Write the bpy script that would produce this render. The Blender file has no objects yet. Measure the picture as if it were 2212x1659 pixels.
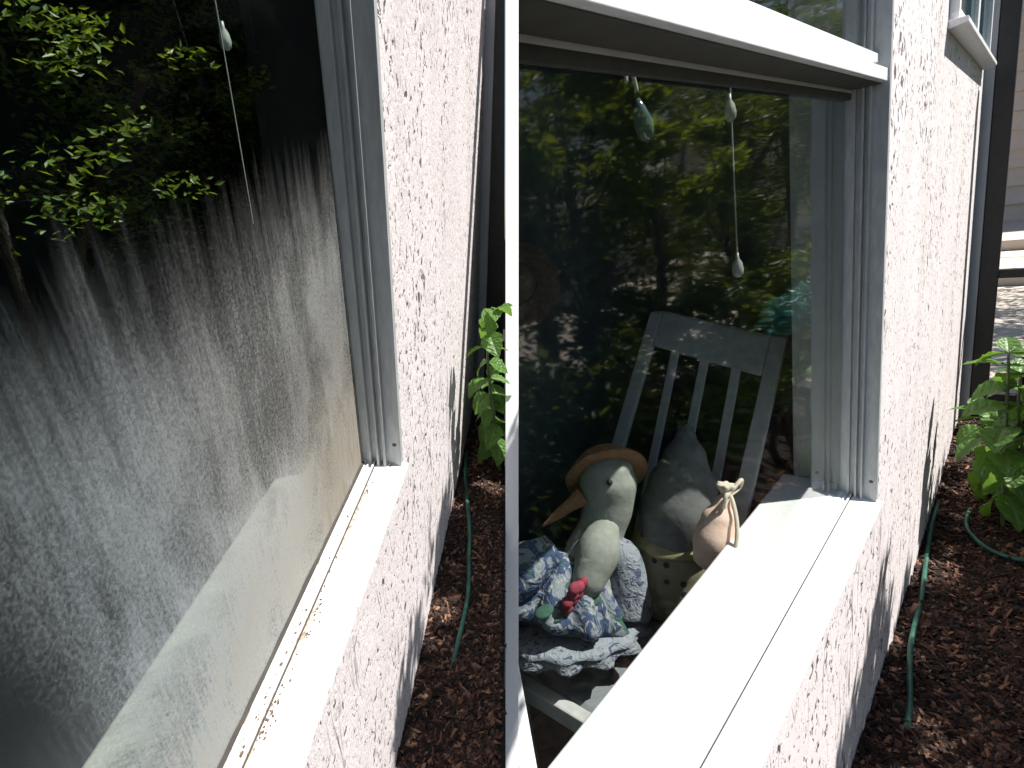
import bpy, bmesh, math, random
from mathutils import Vector, Matrix, noise
random.seed(7)
R = math.radians
scene = bpy.context.scene
col = scene.collection

# ------------------------------------------------------------------ camera, sky, sun, exposure
def nrm(v): return Vector(v).normalized()
def frame_axes(h, v):
    h = nrm(h); v = nrm(v)
    u = -(v - h*h.dot(v)).normalized()
    n = h.cross(-u)
    if n[0] < 0: n = -n
    return n, h, u                       # away from the wall, along the wall, up   (x right, y down, z forward)
F_PX = 1184.0
RN, RH, RU = frame_axes((1156,-517,F_PX), (658,4183,F_PX))      # house with the clean window
LN, LH, LU = frame_axes((72,-669,F_PX), (-126,2082,F_PX))       # house with the dirty window
KR, KL = 0.50, 0.083                     # size of one wall-distance unit in metres
GR, GL = 5.97, 6.16                      # height of the eye above each garden, in those units
def to_world(v):
    v = Vector(v); return Vector((RN.dot(v), RH.dot(v), RU.dot(v)))
EYE = Vector((KR, 0, GR*KR))
def frame_matrix(n, h, u, k, ):
    m = Matrix.Identity(4)
    for i, ax in enumerate((n, h, u)):
        w = to_world(ax)
        for j in range(3): m[j][i] = w[j]*k
    o = EYE - (to_world(n)*k)            # the eye stands one unit off the wall
    for j in range(3): m[j][3] = o[j]
    return m
MR = frame_matrix(RN, RH, RU, KR)
ML = frame_matrix(LN, LH, LU, KL)

cam = bpy.data.cameras.new('camera'); co = bpy.data.objects.new('camera', cam); col.objects.link(co)
cx, cy, cz = to_world((1,0,0)), to_world((0,-1,0)), to_world((0,0,-1))
mw = Matrix.Identity(4)
for i, ax in enumerate((cx, cy, cz)):
    for j in range(3): mw[j][i] = ax[j]
for j in range(3): mw[j][3] = EYE[j]
co.matrix_world = mw
cam.sensor_width = 36; cam.lens = 36*F_PX/2212
cam.clip_start = 0.004; cam.clip_end = 500
scene.camera = co

SUN_AZ, SUN_EL = R(40), R(52)            # azimuth from the wall's normal towards the far end
sdir = Vector((math.cos(SUN_AZ)*math.cos(SUN_EL), math.sin(SUN_AZ)*math.cos(SUN_EL), math.sin(SUN_EL)))
world = bpy.data.worlds.new('World'); scene.world = world; world.use_nodes = True
wn = world.node_tree.nodes; wl = world.node_tree.links
sky = wn.new('ShaderNodeTexSky'); sky.sky_type = 'NISHITA'; sky.sun_disc = False
sky.sun_elevation = SUN_EL; sky.sun_rotation = math.atan2(sdir.x, sdir.y)
wl.new(sky.outputs[0], wn['Background'].inputs[0]); wn['Background'].inputs[1].default_value = 0.05
sun = bpy.data.lights.new('sun', 'SUN'); so = bpy.data.objects.new('sun', sun); col.objects.link(so)
sun.energy = 5.0; sun.angle = R(0.5); sun.color = (1.0, 0.955, 0.89)
so.rotation_euler = sdir.to_track_quat('Z', 'Y').to_euler()
scene.view_settings.view_transform = 'Standard'; scene.view_settings.look = 'None'
scene.view_settings.exposure = 0.93; scene.view_settings.gamma = 1
scene.view_settings.use_curve_mapping = False
scene.cycles.max_bounces = 10; scene.cycles.transparent_max_bounces = 24
scene.cycles.sample_clamp_indirect = 4

# ------------------------------------------------------------------ materials
def mat(name):
    m = bpy.data.materials.new(name); m.use_nodes = True
    nt = m.node_tree; b = nt.nodes['Principled BSDF']
    return m, nt, b
def N(nt, t, **kw):
    n = nt.nodes.new(t)
    for k, v in kw.items(): setattr(n, k, v)
    return n
def coords(nt, scale, warp=0):
    tc = N(nt, 'ShaderNodeTexCoord'); mp = N(nt, 'ShaderNodeMapping')
    mp.inputs['Scale'].default_value = scale
    nt.links.new(tc.outputs['Object'], mp.inputs[0]); return mp.outputs[0]
def noise_tex(nt, vec, scale, detail=4, rough=.55, dist=0):
    n = N(nt, 'ShaderNodeTexNoise'); n.inputs['Scale'].default_value = scale
    n.inputs['Detail'].default_value = detail; n.inputs['Roughness'].default_value = rough
    n.inputs['Distortion'].default_value = dist
    nt.links.new(vec, n.inputs['Vector']); return n.outputs['Fac']
def ramp(nt, fac, stops):
    r = N(nt, 'ShaderNodeValToRGB'); e = r.color_ramp.elements
    while len(e) < len(stops): e.new(0.5)
    for i, (p, c) in enumerate(stops):
        e[i].position = p; e[i].color = (c, c, c, 1) if not hasattr(c, '__len__') else (*c, 1)
    nt.links.new(fac, r.inputs[0]); return r.outputs[0]
def math_(nt, op, a, b=0.0, clamp=False):
    m = N(nt, 'ShaderNodeMath', operation=op, use_clamp=clamp)
    for i, x in enumerate((a, b)):
        if hasattr(x, 'is_linked'): nt.links.new(x, m.inputs[i])
        else: m.inputs[i].default_value = x
    return m.outputs[0]
def mixc(nt, f, a, b):
    m = N(nt, 'ShaderNodeMix', data_type='RGBA')
    for s, x in ((0, f), (6, a), (7, b)):
        if hasattr(x, 'is_linked'): nt.links.new(x, m.inputs[s])
        elif hasattr(x, '__len__'): m.inputs[s].default_value = (*x, 1)
        else: m.inputs[s].default_value = x
    return m.outputs[2]
def bump(nt, b, h, strength, dist=.01):
    n = N(nt, 'ShaderNodeBump'); n.inputs['Strength'].default_value = strength
    n.inputs['Distance'].default_value = dist
    nt.links.new(h, n.inputs['Height']); nt.links.new(n.outputs[0], b.inputs['Normal'])
def simple(name, c, rough=.6, c2=None, scale=20, bmp=0, metal=0, stretch=(1,1,1), dist=.01):
    m, nt, b = mat(name)
    b.inputs['Roughness'].default_value = rough; b.inputs['Metallic'].default_value = metal
    v = coords(nt, stretch); f = noise_tex(nt, v, scale, 6, .6)
    c2 = c2 or tuple(x*.8 for x in c)
    nt.links.new(mixc(nt, ramp(nt, f, [(.35, 0), (.65, 1)]), c, c2), b.inputs['Base Color'])
    if bmp: bump(nt, b, f, bmp, dist)
    return m
def sep(nt):
    tc = N(nt, 'ShaderNodeTexCoord'); s = N(nt, 'ShaderNodeSeparateXYZ')
    nt.links.new(tc.outputs['Object'], s.inputs[0]); return s.outputs

def siding_material():
    m, nt, b = mat('peeling_painted_siding')
    b.inputs['Roughness'].default_value = .75
    v = coords(nt, (1, 1, .85))
    fleck = noise_tex(nt, v, 12.5, 3, .62, .8)
    patch = noise_tex(nt, coords(nt, (1, .8, .45)), .95, 3, .6)
    thr = math_(nt, 'SUBTRACT', fleck, math_(nt, 'MULTIPLY', ramp(nt, patch, [(.40, 0), (.62, 1)]), .095))
    f1 = ramp(nt, thr, [(.318, 1), (.350, 0)])
    v2 = coords(nt, (1, 1.2, .75))
    fl2 = noise_tex(nt, v2, 22, 2, .6, 1.0)
    f2 = math_(nt, 'MULTIPLY', ramp(nt, fl2, [(.625, 0), (.66, 1)]), ramp(nt, patch, [(.40, 1), (.60, 0)]))
    # long splits near the ground
    s = sep(nt)
    v3 = coords(nt, (1, 1.9, .16))
    sp = noise_tex(nt, v3, 2.6, 2, .45, .15)
    low = ramp(nt, math_(nt, 'MULTIPLY_ADD', s[2], -.25), [(.80, 0), (1.0, 1)])
    low.node.inputs[0].links[0].from_node.inputs[2].default_value = 0.0
    ridge = math_(nt, 'ABSOLUTE', math_(nt, 'SUBTRACT', sp, .5))
    f3 = math_(nt, 'MULTIPLY', ramp(nt, ridge, [(.006, 1), (.016, 0)]), low)
    gate = ramp(nt, noise_tex(nt, coords(nt, (1, 1.2, .6)), 1.7, 2), [(.50, 0), (.56, 1)])
    f3 = math_(nt, 'MULTIPLY', f3, gate)
    f = math_(nt, 'MAXIMUM', math_(nt, 'MAXIMUM', f1, f2), f3, True)
    tone = noise_tex(nt, coords(nt, (1, 1, .5)), 2.2, 6, .6)
    grain = noise_tex(nt, coords(nt, (1, 6, .8)), 9, 5, .7)
    base = mixc(nt, ramp(nt, tone, [(.35, 0), (.68, 1)]), (.77, .725, .74), (.68, .635, .645))
    base = mixc(nt, math_(nt, 'MULTIPLY', ramp(nt, grain, [(.4, 0), (.7, 1)]), .35), base, (.50, .44, .45))
    stain = noise_tex(nt, coords(nt, (1, .7, .22)), 1.6, 5, .6)
    base = mixc(nt, math_(nt, 'MULTIPLY', ramp(nt, stain, [(.48, 0), (.7, 1)]), .40), base, (.60, .53, .52))
    colr = mixc(nt, math_(nt, 'MULTIPLY', f, .93), base, (.045, .035, .035))
    nt.links.new(colr, b.inputs['Base Color'])
    h = math_(nt, 'SUBTRACT', math_(nt, 'ADD', math_(nt, 'MULTIPLY', grain, .35), math_(nt, 'MULTIPLY', fleck, .3)), math_(nt, 'MULTIPLY', f, 1.0))
    bump(nt, b, h, .35, .02)
    return m
SIDING = siding_material()

def vinyl_material(name, dirty):
    m, nt, b = mat(name)
    b.inputs['Roughness'].default_value = .38
    n = noise_tex(nt, coords(nt, (6, 1, 6)), 6, 5, .65)
    base = mixc(nt, ramp(nt, n, [(.45, 0), (.8, 1)]), (.80, .82, .83), (.62, .64, .65))
    if dirty:
        d = noise_tex(nt, coords(nt, (14, 2.2, 8)), 4.5, 6, .75, .6)
        dk = noise_tex(nt, coords(nt, (1, 1, 1)), 2.4, 2, .5)
        dm = math_(nt, 'MULTIPLY', ramp(nt, d, [(.52, 0), (.60, 1)]), ramp(nt, dk, [(.42, 0), (.55, 1)]))
        base = mixc(nt, math_(nt, 'MULTIPLY', dm, .85), base, (.20, .145, .10))
    nt.links.new(base, b.inputs['Base Color'])
    return m
VINYL = vinyl_material('white_vinyl', False)
VINYL_DIRTY = vinyl_material('soiled_white_vinyl', True)
OLIVE_SHADE = simple('dark_olive_rail_shade', (.075,.072,.060), .7, (.055,.052,.045), 8)  # shade under the top rail, put into a dark olive colour
VINYL_SHADE = simple('shade_grey_white_vinyl', (.46,.485,.49), .34, (.36,.38,.39), 9, .03, 0, (3,3,.6))  # grey copy of the white vinyl; the far jamb's shade is in the colour
INTERIOR = simple('interior_blue_green_paint', (.045,.075,.08), .7, (.03,.05,.055), 3)
INT_FLOOR = simple('interior_dark_floor', (.07,.065,.06), .5, (.05,.045,.04), 5)
WHITE_PAINT = simple('white_wood_paint', (.74,.75,.72), .45, (.68,.69,.66), 6, .04)
POST_WHITE = simple('fresh_white_post_paint', (.92,.92,.92), .5, (.90,.90,.90), 6, .02)
GREY_SILL = simple('grey_interior_sill_paint', (.47,.455,.42), .6, (.40,.385,.35), 5, .03)  # greyer than the clean house's interior sill
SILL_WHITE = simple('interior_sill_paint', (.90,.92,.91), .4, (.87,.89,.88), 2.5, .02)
JAMB_SHADE = simple('dark_shade_jamb_paint', (.014,.016,.015), .7, (.009,.011,.010), 6)  # inner jamb of the dirty house painted near black as if in shadow
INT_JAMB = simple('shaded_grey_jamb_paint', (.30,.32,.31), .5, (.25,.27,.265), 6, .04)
DARKGAP = simple('dark_gap_sealant', (.05,.045,.04), .8)
CHAIR = simple('grey_white_chair_paint', (.48,.485,.475), .5, (.38,.385,.375), 8, .05)
CUSHION = simple('grey_seat_fabric', (.20,.22,.235), .9, (.16,.18,.19), 40, .3)
BLACK = simple('black_painted_metal', (.012,.012,.014), .45, (.02,.02,.022), 12, .08)
TRIM = simple('corner_trim_paint', (.50,.52,.56), .7, (.42,.44,.48), 5, .1, 0, (1,1,.3))
SOIL = simple('dark_soil', (.028,.017,.012), .95, (.012,.008,.006), 9, .9, 0, (1,1,1), .08)
PATIO = simple('pale_concrete', (.62,.55,.47), .85, (.56,.49,.41), 2.5, .15)
TAN = simple('tan_siding', (.80,.66,.56), .8, (.74,.60,.50), 3, .1)
CREAM = simple('cream_fabric', (.27,.285,.25), .9, (.21,.225,.195), 14, .3)
STRAW = simple('woven_straw', (.36,.19,.09), .85, (.20,.10,.045), 30, .6, 0, (1,1,4))
ROSE = simple('red_rose_cloth', (.30,.035,.06), .9, (.16,.02,.04), 14, .6)
GREEN_CLOTH = simple('green_leaf_cloth', (.02,.06,.04), .9, (.03,.09,.06), 14, .5)
PEACH = simple('peach_cloth', (.80,.58,.48), .9, (.72,.50,.40), 16, .35)
TIE = simple('cream_cord', (.70,.62,.50), .85)
GREYBLUE = simple('grey_blue_fabric', (.17,.175,.17), .9, (.12,.125,.125), 10, .4)
TASSEL = simple('white_plastic_tassel', (.34,.36,.33), .35)
PEBBLE = simple('brown_hat_weave', (.085,.065,.055), .9, (.05,.038,.032), 18, .5)
DARKRIM = simple('dark_hat_band', (.02,.018,.018), .8)

def hose_material():
    m, nt, b = mat('green_hose'); b.inputs['Roughness'].default_value = .5
    n = noise_tex(nt, coords(nt, (1,1,1)), 4, 3)
    nt.links.new(mixc(nt, ramp(nt, n, [(.4, 0), (.6, 1)]), (.012,.075,.055), (.03,.13,.09)), b.inputs['Base Color'])
    return m
HOSE = hose_material()

def chip_material():
    m, nt, b = mat('bark_chips'); b.inputs['Roughness'].default_value = .9
    g = N(nt, 'ShaderNodeNewGeometry')
    c = ramp(nt, g.outputs['Random Per Island'], [(0, (.008,.004,.003)), (.5, (.026,.012,.008)), (.8, (.085,.038,.023)), (1, (.26,.14,.085))])
    nt.links.new(c, b.inputs['Base Color']); return m
CHIP = chip_material()

def leaf_material(name, stops, trans=.45, rough=.45):
    m, nt, b = mat(name); b.inputs['Roughness'].default_value = rough
    g = N(nt, 'ShaderNodeNewGeometry')
    c = ramp(nt, g.outputs['Random Per Island'], stops)
    nt.links.new(c, b.inputs['Base Color'])
    t = N(nt, 'ShaderNodeBsdfTranslucent')
    nt.links.new(mixc(nt, .45, c, (.42,.50,.02)), t.inputs[0])
    mx = N(nt, 'ShaderNodeMixShader'); mx.inputs[0].default_value = trans
    nt.links.new(b.outputs[0], mx.inputs[1]); nt.links.new(t.outputs[0], mx.inputs[2])
    nt.links.new(mx.outputs[0], nt.nodes['Material Output'].inputs[0]); return m
LEAF_DARK = leaf_material('hedge_leaves', [(0,(.012,.035,.010)),(.6,(.03,.075,.018)),(1,(.07,.12,.02))], .35)
LEAF_YEL = leaf_material('lime_leaves', [(0,(.05,.11,.012)),(.6,(.12,.19,.02)),(1,(.26,.30,.03))], .6)
LEAF_MID = leaf_material('mid_green_leaves', [(0,(.03,.07,.015)),(.6,(.07,.13,.025)),(1,(.13,.19,.03))], .45)
LEAF_LIME_DIM = leaf_material('olive_lime_leaves', [(0,(.03,.06,.008)),(.6,(.07,.11,.012)),(1,(.12,.16,.02))], .4)
LEAF_TEAL = leaf_material('teal_blossom', [(0,(.02,.16,.15)),(1,(.06,.34,.32))], .2)
BARK = simple('tree_bark', (.07,.05,.038), .9, (.035,.025,.02), 9, .8, 0, (1,1,.25), .05)

def plant_leaf_material():
    m, nt, b = mat('broad_green_leaf'); b.inputs['Roughness'].default_value = .42
    s = sep(nt)
    v = N(nt, 'ShaderNodeAttribute', attribute_name='vein')
    n = noise_tex(nt, coords(nt, (1,1,1)), 7, 4)
    c = mixc(nt, ramp(nt, n, [(.35, 0), (.7, 1)]), (.055,.16,.024), (.11,.24,.04))
    c = mixc(nt, math_(nt, 'MULTIPLY', v.outputs['Fac'], .5), c, (.16,.28,.08))
    nt.links.new(c, b.inputs['Base Color'])
    bump(nt, b, math_(nt, 'ADD', n, v.outputs['Fac']), .35, .02)
    t = N(nt, 'ShaderNodeBsdfTranslucent'); nt.links.new(mixc(nt, .4, c, (.26,.42,.03)), t.inputs[0])
    mx = N(nt, 'ShaderNodeMixShader'); mx.inputs[0].default_value = .42
    nt.links.new(b.outputs[0], mx.inputs[1]); nt.links.new(t.outputs[0], mx.inputs[2])
    nt.links.new(mx.outputs[0], nt.nodes['Material Output'].inputs[0]); return m
BROAD = plant_leaf_material()
STEM = simple('green_stem', (.10,.15,.05), .6, (.08,.10,.05), 10)

def glass_material(name, tint=(.965,.98,.975), strength=1.0):
    m, nt, b = mat(name); nt.nodes.remove(b)
    out = nt.nodes['Material Output']
    g = N(nt, 'ShaderNodeNewGeometry')
    ior = math_(nt, 'MULTIPLY_ADD', g.outputs['Backfacing'], (1/1.5)-1.5); ior.node.inputs[2].default_value = 1.5
    fr = N(nt, 'ShaderNodeFresnel'); nt.links.new(ior, fr.inputs['IOR'])
    tr = N(nt, 'ShaderNodeBsdfTransparent'); tr.inputs[0].default_value = (*tint, 1)
    gl = N(nt, 'ShaderNodeBsdfGlossy'); gl.inputs['Roughness'].default_value = .035
    wav = noise_tex(nt, coords(nt, (1, 1, 1.4)), 1.6, 1)
    bn = N(nt, 'ShaderNodeBump'); bn.inputs['Strength'].default_value = .10; bn.inputs['Distance'].default_value = .012
    nt.links.new(wav, bn.inputs['Height']); nt.links.new(bn.outputs[0], gl.inputs['Normal'])
    mx = N(nt, 'ShaderNodeMixShader')
    nt.links.new(math_(nt, 'MULTIPLY', fr.outputs[0], strength), mx.inputs[0])
    nt.links.new(tr.outputs[0], mx.inputs[1]); nt.links.new(gl.outputs[0], mx.inputs[2])
    nt.links.new(mx.outputs[0], out.inputs[0])
    return m, nt, mx, out
GLASS = glass_material('clear_window_glass', strength=.9)[0]
DULL_GLASS = glass_material('filmed_window_glass', (.90,.94,.93), .02)[0]

def dirt_material():
    """A dried film of dust and hard water on the outside of the pane: drips, mottling, brown run-off near the corner."""
    m, nt, b = mat('dried_dirt_film'); nt.nodes.remove(b)
    out = nt.nodes['Material Output']; s = sep(nt); Y, Z = s[1], s[2]
    def lin(x, a, bb):                  # 0 at a, 1 at bb
        r = N(nt, 'ShaderNodeMapRange'); r.interpolation_type = 'SMOOTHSTEP'
        nt.links.new(x, r.inputs[0]); r.inputs[1].default_value = a; r.inputs[2].default_value = bb
        return r.outputs[0]
    streak = noise_tex(nt, coords(nt, (1, 10, .42)), 1.7, 5, .62, .5)       # drips running down
    fine = noise_tex(nt, coords(nt, (1, 18, 1.1)), 3.2, 6, .7, .2)
    mott = noise_tex(nt, coords(nt, (1, 1, .8)), 70, 7, .85, .3)
    cloud = noise_tex(nt, coords(nt, (1, 1.6, .8)), 1.7, 5, .6, .5)
    # ragged upper edge, higher towards the far jamb
    zz = math_(nt, 'ADD', Z, math_(nt, 'MULTIPLY', math_(nt, 'SUBTRACT', streak, .5), .62))
    zz = math_(nt, 'ADD', zz, math_(nt, 'MULTIPLY', math_(nt, 'SUBTRACT', Y, 2.3), -.05))
    top = lin(zz, -.40, -1.25)
    left = lin(math_(nt, 'ADD', math_(nt, 'ADD', Y, math_(nt, 'MULTIPLY', Z, .12)), math_(nt, 'MULTIPLY', math_(nt, 'SUBTRACT', mott, .5), .30)), .56, .86)
    left2 = lin(math_(nt, 'ADD', Y, math_(nt, 'MULTIPLY', math_(nt, 'SUBTRACT', cloud, .5), .7)), -.1, 1.5)
    dens = math_(nt, 'MULTIPLY', top, math_(nt, 'MULTIPLY', left, math_(nt, 'MULTIPLY_ADD', left2, .65)))
    dens.node.inputs[1].links[0].from_node.inputs[1].links[0].from_node.inputs[2].default_value = .45
    tex = math_(nt, 'ADD', math_(nt, 'MULTIPLY', ramp(nt, mott, [(.43, 0), (.57, 1)]), .50),
                math_(nt, 'ADD', math_(nt, 'MULTIPLY', ramp(nt, fine, [(.33, 0), (.67, 1)]), .28), math_(nt, 'MULTIPLY', ramp(nt, cloud, [(.40, 0), (.60, 1)]), .44)))
    near = lin(Z, -1.4, -2.9)
    a = math_(nt, 'MULTIPLY', dens, math_(nt, 'MULTIPLY', tex, math_(nt, 'ADD', .52, math_(nt, 'MULTIPLY', near, .40))))
    a = math_(nt, 'ADD', a, math_(nt, 'MULTIPLY', top, .06))
    edge = math_(nt, 'MULTIPLY', lin(Z, -1.5, -2.5), math_(nt, 'MULTIPLY_ADD', ramp(nt, fine, [(.35, 0), (.62, 1)]), .22))
    edge.node.inputs[1].links[0].from_node.inputs[2].default_value = .26
    a = math_(nt, 'ADD', a, edge, True)
    brown = math_(nt, 'MULTIPLY', lin(Y, 2.2, 2.9), math_(nt, 'MULTIPLY', lin(Z, -1.2, -2.2), ramp(nt, fine, [(.38, .25), (.62, 1)])))
    brown = math_(nt, 'ADD', brown, math_(nt, 'MULTIPLY', lin(Z, -2.0, -2.9), math_(nt, 'MULTIPLY', ramp(nt, cloud, [(.48, 0), (.72, 1)]), .45)), True)
    c = mixc(nt, lin(Y, 2.2, 1.0), (.52,.53,.525), (.41,.47,.505))
    c = mixc(nt, math_(nt, 'MULTIPLY', lin(Z, -1.7, -2.7), ramp(nt, fine, [(.36, .1), (.6, .8)])), c, (.45,.435,.39))
    c = mixc(nt, math_(nt, 'MULTIPLY', brown, .8), c, (.31,.26,.19))
    df = N(nt, 'ShaderNodeBsdfDiffuse'); tl = N(nt, 'ShaderNodeBsdfTranslucent')
    nt.links.new(c, df.inputs[0]); nt.links.new(c, tl.inputs[0])
    m1 = N(nt, 'ShaderNodeMixShader'); m1.inputs[0].default_value = .35
    nt.links.new(df.outputs[0], m1.inputs[1]); nt.links.new(tl.outputs[0], m1.inputs[2])
    tr = N(nt, 'ShaderNodeBsdfTransparent')
    m2 = N(nt, 'ShaderNodeMixShader'); nt.links.new(a, m2.inputs[0])
    nt.links.new(tr.outputs[0], m2.inputs[1]); nt.links.new(m1.outputs[0], m2.inputs[2])
    nt.links.new(m2.outputs[0], out.inputs[0]); return m
DIRT = dirt_material()

def floral_material():
    m, nt, b = mat('floral_print_cloth'); b.inputs['Roughness'].default_value = .9
    v = coords(nt, (1,1,1))
    n = noise_tex(nt, v, 5.5, 3, .6, 1.2); n2 = noise_tex(nt, v, 8, 2, .5, 1.5)
    c = mixc(nt, ramp(nt, n, [(.46, 0), (.50, 1)]), (.20,.23,.26), (.035,.06,.13))
    c = mixc(nt, ramp(nt, n2, [(.60, 0), (.64, 1)]), c, (.29,.30,.29))
    c = mixc(nt, ramp(nt, noise_tex(nt, v, 4.2, 2, .5, 1), [(.62, 0), (.66, 1)]), c, (.04,.11,.075))
    nt.links.new(c, b.inputs['Base Color']); bump(nt, b, n, .5, .06); return m
FLORAL = floral_material()
def pale_print():
    m, nt, b = mat('pale_blue_print_cloth'); b.inputs['Roughness'].default_value = .9
    v = coords(nt, (1,1,1)); n = noise_tex(nt, v, 9, 3, .6, 1.6)
    c = mixc(nt, ramp(nt, n, [(.56, 0), (.60, 1)]), (.24,.265,.30), (.06,.075,.14))
    nt.links.new(c, b.inputs['Base Color']); bump(nt, b, n, .5, .05); return m
PALE_PRINT = pale_print()
def dotted_material():
    m, nt, b = mat('spotted_cloth'); b.inputs['Roughness'].default_value = .9
    vo = N(nt, 'ShaderNodeTexVoronoi'); vo.inputs['Scale'].default_value = 6.5; vo.inputs['Randomness'].default_value = .35
    nt.links.new(coords(nt, (1,1,1)), vo.inputs['Vector'])
    c = mixc(nt, ramp(nt, vo.outputs['Distance'], [(.22, 1), (.27, 0)]), (.26,.245,.16), (.025,.03,.045))
    nt.links.new(c, b.inputs['Base Color']); return m
DOTTED = dotted_material()
def wood_lines(name, c, c2): return simple(name, c, .8, c2, 6, .2, 0, (8,1,1))

# ------------------------------------------------------------------ mesh helpers (all coordinates: off the wall, along it, up)
class MB:
    def __init__(s): s.v = []; s.f = []; s.attr = []
    def add(s, vs, fs):
        o = len(s.v); s.v += [tuple(p) for p in vs]; s.f += [tuple(i+o for i in f) for f in fs]; return s
    def box(s, lo, hi):
        (a,b,c),(d,e,f) = lo, hi
        return s.add([(a,b,c),(d,b,c),(d,e,c),(a,e,c),(a,b,f),(d,b,f),(d,e,f),(a,e,f)],
                     [(0,3,2,1),(4,5,6,7),(0,1,5,4),(1,2,6,5),(2,3,7,6),(3,0,4,7)])
    def prism(s, prof, axis, t0, t1):
        """prof: 2-D outline in the two other axes, extruded along axis (1 = along the wall, 2 = up)"""
        n = len(prof); vs = []
        for t in (t0, t1):
            for p, q in prof:
                vs.append((p, t, q) if axis == 1 else (p, q, t) if axis == 2 else (t, p, q))
        return s.add(vs, [tuple(range(n))[::-1], tuple(range(n, 2*n))] + [(i, (i+1) % n, (i+1) % n+n, i+n) for i in range(n)])
    def tube(s, pts, rad, seg=10, cap=True, squash=1.0):
        pts = [Vector(p) for p in pts]
        if not hasattr(rad, '__len__'): rad = [rad]*len(pts)
        vs = []; prev = None
        for i, p in enumerate(pts):
            d = (pts[min(i+1, len(pts)-1)] - pts[max(i-1, 0)]).normalized()
            if prev is None:
                prev = d.cross(Vector((.3,.2,.93))).normalized()
            prev = (prev - d*prev.dot(d)).normalized(); q = d.cross(prev)
            for k in range(seg):
                t = 2*math.pi*k/seg
                vs.append(p + (prev*math.cos(t) + q*math.sin(t)*squash)*rad[i])
        fs = [(i*seg+k, i*seg+(k+1) % seg, (i+1)*seg+(k+1) % seg, (i+1)*seg+k) for i in range(len(pts)-1) for k in range(seg)]
        if cap: fs += [tuple(range(seg))[::-1], tuple((len(pts)-1)*seg+k for k in range(seg))]
        return s.add(vs, fs)
    def lathe(s, c, axis, prof, seg=24, wob=0, k=0, flat=1.0):
        """prof: (distance along axis, radius)"""
        ax = Vector(axis).normalized(); e = ax.orthogonal().normalized(); g = ax.cross(e); c = Vector(c); vs = []
        for j, (t, r) in enumerate(prof):
            for i in range(seg):
                th = 2*math.pi*i/seg; rr = r*(1+wob*math.sin(k*th+j*.4)*min(1, j/3))
                vs.append(c + ax*t + (e*math.cos(th) + g*math.sin(th)*flat)*rr)
        n = len(prof)
        return s.add(vs, [(j*seg+i, j*seg+(i+1) % seg, (j+1)*seg+(i+1) % seg, (j+1)*seg+i) for j in range(n-1) for i in range(seg)]
                     + [tuple(range(seg))[::-1], tuple((n-1)*seg+i for i in range(seg))])
    def ball(s, c, r, seg=16, ring=10):
        rx, ry, rz = r if hasattr(r, '__len__') else (r, r, r)
        vs = []
        for j in range(1, ring):
            ph = math.pi*j/ring
            for i in range(seg):
                th = 2*math.pi*i/seg
                vs.append((c[0]+rx*math.sin(ph)*math.cos(th), c[1]+ry*math.sin(ph)*math.sin(th), c[2]+rz*math.cos(ph)))
        vs += [(c[0], c[1], c[2]+rz), (c[0], c[1], c[2]-rz)]; t = len(vs)-2; n = ring-1
        fs = [(j*seg+i, (j+1)*seg+i, (j+1)*seg+(i+1) % seg, j*seg+(i+1) % seg) for j in range(n-1) for i in range(seg)]
        fs += [(t, i, (i+1) % seg) for i in range(seg)] + [(t+1, (n-1)*seg+(i+1) % seg, (n-1)*seg+i) for i in range(seg)]
        return s.add(vs, fs)

def tag(o, label=None, cat=None, group=None, kind=None):
    for k, v in (('label', label), ('category', cat), ('group', group), ('kind', kind)):
        if v: o[k] = v
    return o
def root(name, M, base, label, cat, group=None):
    o = bpy.data.objects.new(name, None); col.objects.link(o); o.empty_display_size = .2
    o.matrix_world = M @ Matrix.Translation(base); o['base'] = base
    return tag(o, label, cat, group)
PLANE_PT = Vector((1, 0, 0))
def side_plane(axes, X0):
    """the party line between the two gardens, as a plane in a house's own axes"""
    c = Vector((F_PX, 0, -X0)); return Vector([ax.dot(c) for ax in axes]).normalized()
CUT_R = side_plane((RN, RH, RU), 9.0); CUT_L = -side_plane((LN, LH, LU), -16.0)
def obj(name, mb, m, M=None, parent=None, bevel=0, smooth=False, cut=None, solid=0):
    me = bpy.data.meshes.new(name); me.from_pydata(mb.v, [], mb.f); 
    bm = bmesh.new(); bm.from_mesh(me)
    if cut is not None:
        r = bmesh.ops.bisect_plane(bm, geom=bm.verts[:]+bm.edges[:]+bm.faces[:], plane_co=PLANE_PT, plane_no=cut, clear_inner=True)
        ed = [e for e in r['geom_cut'] if isinstance(e, bmesh.types.BMEdge)]
        if ed: bmesh.ops.holes_fill(bm, edges=ed)
    bmesh.ops.recalc_face_normals(bm, faces=bm.faces)
    bm.to_mesh(me); bm.free()
    if smooth:
        for p in me.polygons: p.use_smooth = True
    me.materials.append(m)
    o = bpy.data.objects.new(name, me); col.objects.link(o)
    if parent is not None:
        o.parent = parent; r = parent
        while r.parent: r = r.parent
        off = Vector(r['base'])
        if parent.type == 'EMPTY': o.location = -off
    elif M is not None: o.matrix_world = M
    if bevel:
        b = o.modifiers.new('b', 'BEVEL'); b.width = bevel; b.segments = 2; b.limit_method = 'ANGLE'; b.angle_limit = R(40)
    return o

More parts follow.
